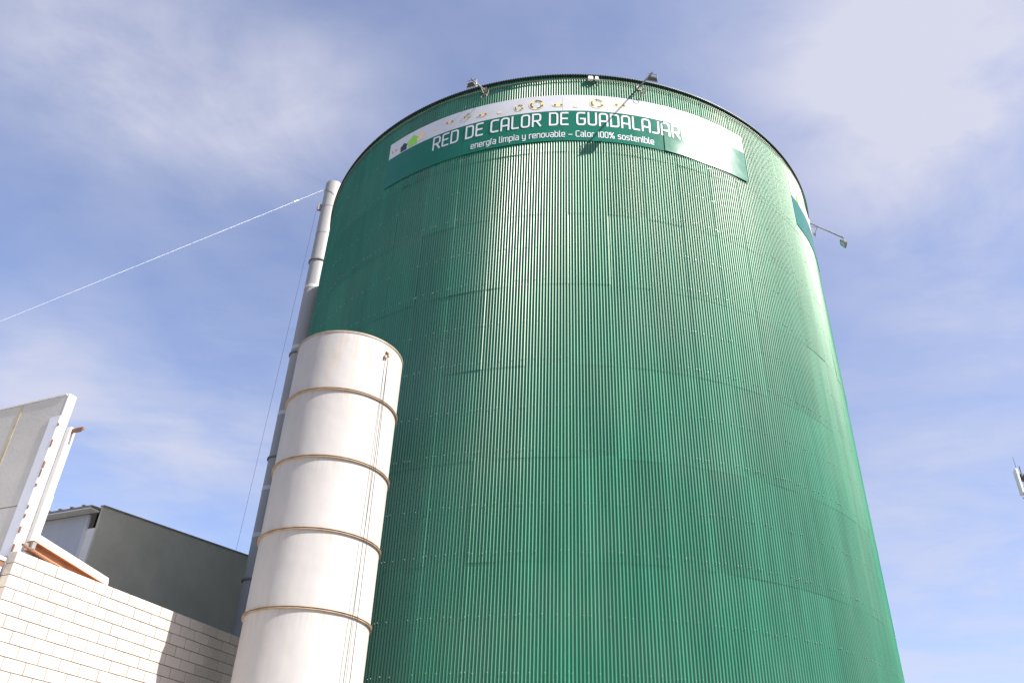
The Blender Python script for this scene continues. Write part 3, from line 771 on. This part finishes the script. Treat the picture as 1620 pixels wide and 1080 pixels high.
mb = MB(); mb.tube([(8.87, D0 + .11, 6.06), (9.5, D0 + .08, 5.925)], .022, 6); mb.obj('bar', RUST, rod, 40)

# grey shed behind
shed = wthing('shed_building', 'dark grey shed wall with a pale end wall and ribbed eave behind the block wall', 'building')
SU, SD = 17.02, 21.0
c0 = at_hd(175, 803, 26.9); zc = 10.98; slope = (11.62 - 10.98) / (23.39 - 17.02)
def zt(u): return zc + (u - SU) * slope
mb = MB(); poly = [(SU, 0), (31, 0), (31, zt(31)), (SU, zt(SU))]
mb.prism(poly, lambda a, b: Vector((a, SD, b)), lambda a, b: Vector((a, SD + .08, b))); mb.obj('dark_wall', DARKWALL, shed)
mb = MB(); mb.prism([(SU - .01, zt(SU)), (31, zt(31)), (31, zt(31) + .05), (SU - .01, zt(SU) + .05)], lambda a, b: Vector((a, SD - .02, b)), lambda a, b: Vector((a, SD + .12, b))); mb.obj('wall_cap', ROOFBR, shed)
mb = MB(); wbox(mb, SU + .06, SU + .2, SD + .085, SD + .47, 0, 10.36); mb.obj('corner_strip', CREAM, shed)
mb = MB(); wbox(mb, SU + .30, SU + .34, SD + .085, SD + .55, 9.8, 11.0); mb.obj('gap_shade_backing', BLACK, shed)  # black sheet stands in for the shade inside the gap
for i in range(9):                        # pale wall panels with narrow joints
    n0 = SD + .51 + i * 1.0
    mb = MB(); wbox(mb, SU, SU + .08, n0 + .004, n0 + .996, 0, 10.80, .004); mb.obj('wall_panel', LIGHTWALL, shed)
mb = MB(); wbox(mb, SU - .02, SU + .08, SD + .475, SD + .508, 0, 10.78); mb.obj('corner_trim', GREYMET, shed)
# sheet roof with eave and ribs
mb = MB(); poly = [(SU - .34, zc - .12), (31, zt(31) - .06), (31, zt(31) + .0), (SU - .34, zc - .06)]
mb.prism(poly, lambda a, b: Vector((a, SD + .10, b)), lambda a, b: Vector((a, SD + 13, b))); roof = mb.obj('roof', ROOFBR, shed)
for i in range(26):
    n0 = SD + .42 + i * .48
    mb = MB(); mb.prism([(SU - .36, zc - .058), (30.9, zt(30.9) + .002), (30.9, zt(30.9) + .04), (SU - .36, zc - .02)], lambda a, b, q=n0: Vector((a, q, b)), lambda a, b, q=n0: Vector((a, q + .07, b))); mb.obj('roof_rib', ROOFBR, roof)
mb = MB(); wbox(mb, SU - .33, SU - .002, SD + .12, SD + 13, zc - .16, zc - .125); mb.obj('soffit', CREAM, shed)
# thin stay running down beside the chimney to the shed roof
q0 = Vector((CHX, CHY, 0)) + Vector((-.5, -.2, zb)); 
q1 = at_hd(372, 876, 31.6)
mb = MB(); mb.tube([q0, q1], .005, 5); tag(mb.obj('stay_cable', DARKSTEEL), 'thin dark stay cable hanging beside the grey chimney', 'cable')

# ------------------------------------------------------------------ telecom mast at the right edge
AD = 60.0
ax = at_hd(1640, 772, AD)
mast = thing('telecom_mast', 'far telecom mast with a white panel antenna and whip', 'antenna', (ax.x, ax.y, 0))
def ml(px, py, D=AD): return at_hd(px, py, D) - Vector((ax.x, ax.y, 0))
topz = ml(1630, 735).z
mb = MB(); mb.tube([(0, 0, 0), (0, 0, topz - .3)], [.35, .16], 16); mb.obj('pole', GALV, mast, 40)
pa, pb = ml(1605, 745), ml(1617, 784); cxp, cyp = (pa.x + pb.x) / 2, (pa.y + pb.y) / 2
mb = MB(); mb.box((cxp, cyp, (pa.z + pb.z) / 2), (.20, .13, pa.z - pb.z), Matrix.Rotation(-.5, 3, 'Z'), .04); mb.obj('panel_antenna', ANT, mast, 40)
lft = Vector((cxp, cyp, 0)).normalized()
hz = (pa.z + pb.z) / 2
mb = MB()
for z in (pa.z - .4, pb.z + .15): mb.tube([(cxp, cyp, z), (cxp * .35, cyp * .35, z), (0, 0, z - .15)], .045, 6)
mb.obj('bracket', DARKSTEEL, mast, 40)
wx = ml(1613, 757); wt = ml(1604.5, 722)
mb = MB(); mb.tube([(wx.x, wx.y, pb.z), (wx.x, wx.y, wx.z), (wx.x + .0, wx.y, wx.z + .2), (wx.x, wx.y, wt.z)], [.04, .04, .022, .010], 6); mb.obj('whip_antenna', DARKSTEEL, mast, 40)
ex = ml(1617.5, 754)
mb = MB(); mb.box((ex.x, ex.y, ex.z), (.2, .2, .42), None, .02); mb.tube([(ex.x, ex.y, pb.z - .1), (ex.x, ex.y, ex.z + .75)], .03, 6); mb.obj('radio_unit', DARKSTEEL, mast, 40)
mb = MB(); pts = []
for i in range(13):
    t_ = i / 12; pts.append((cxp * (1 - t_), cyp * (1 - t_), pb.z - .05 - .55 * math.sin(math.pi * min(1, t_ * 1.2 + .02))))
mb.tube(pts, .022, 5); mb.obj('cable', DARKSTEEL, mast, 40)
for k_ in range(2):
    a = R(110 + 120 * k_ * 1.0 + 60); q = Vector((math.cos(a) * .9, math.sin(a) * .9, 0))
    mb = MB(); mb.box((q.x, q.y, hz), (.28, .16, pa.z - pb.z), Matrix.Rotation(a + 1.57, 3, 'Z'), .04); mb.obj('panel_antenna', ANT, mast, 40)
    mb = MB(); mb.tube([(0, 0, hz), q + Vector((0, 0, hz))], .04, 6); mb.obj('bracket', DARKSTEEL, mast, 40)
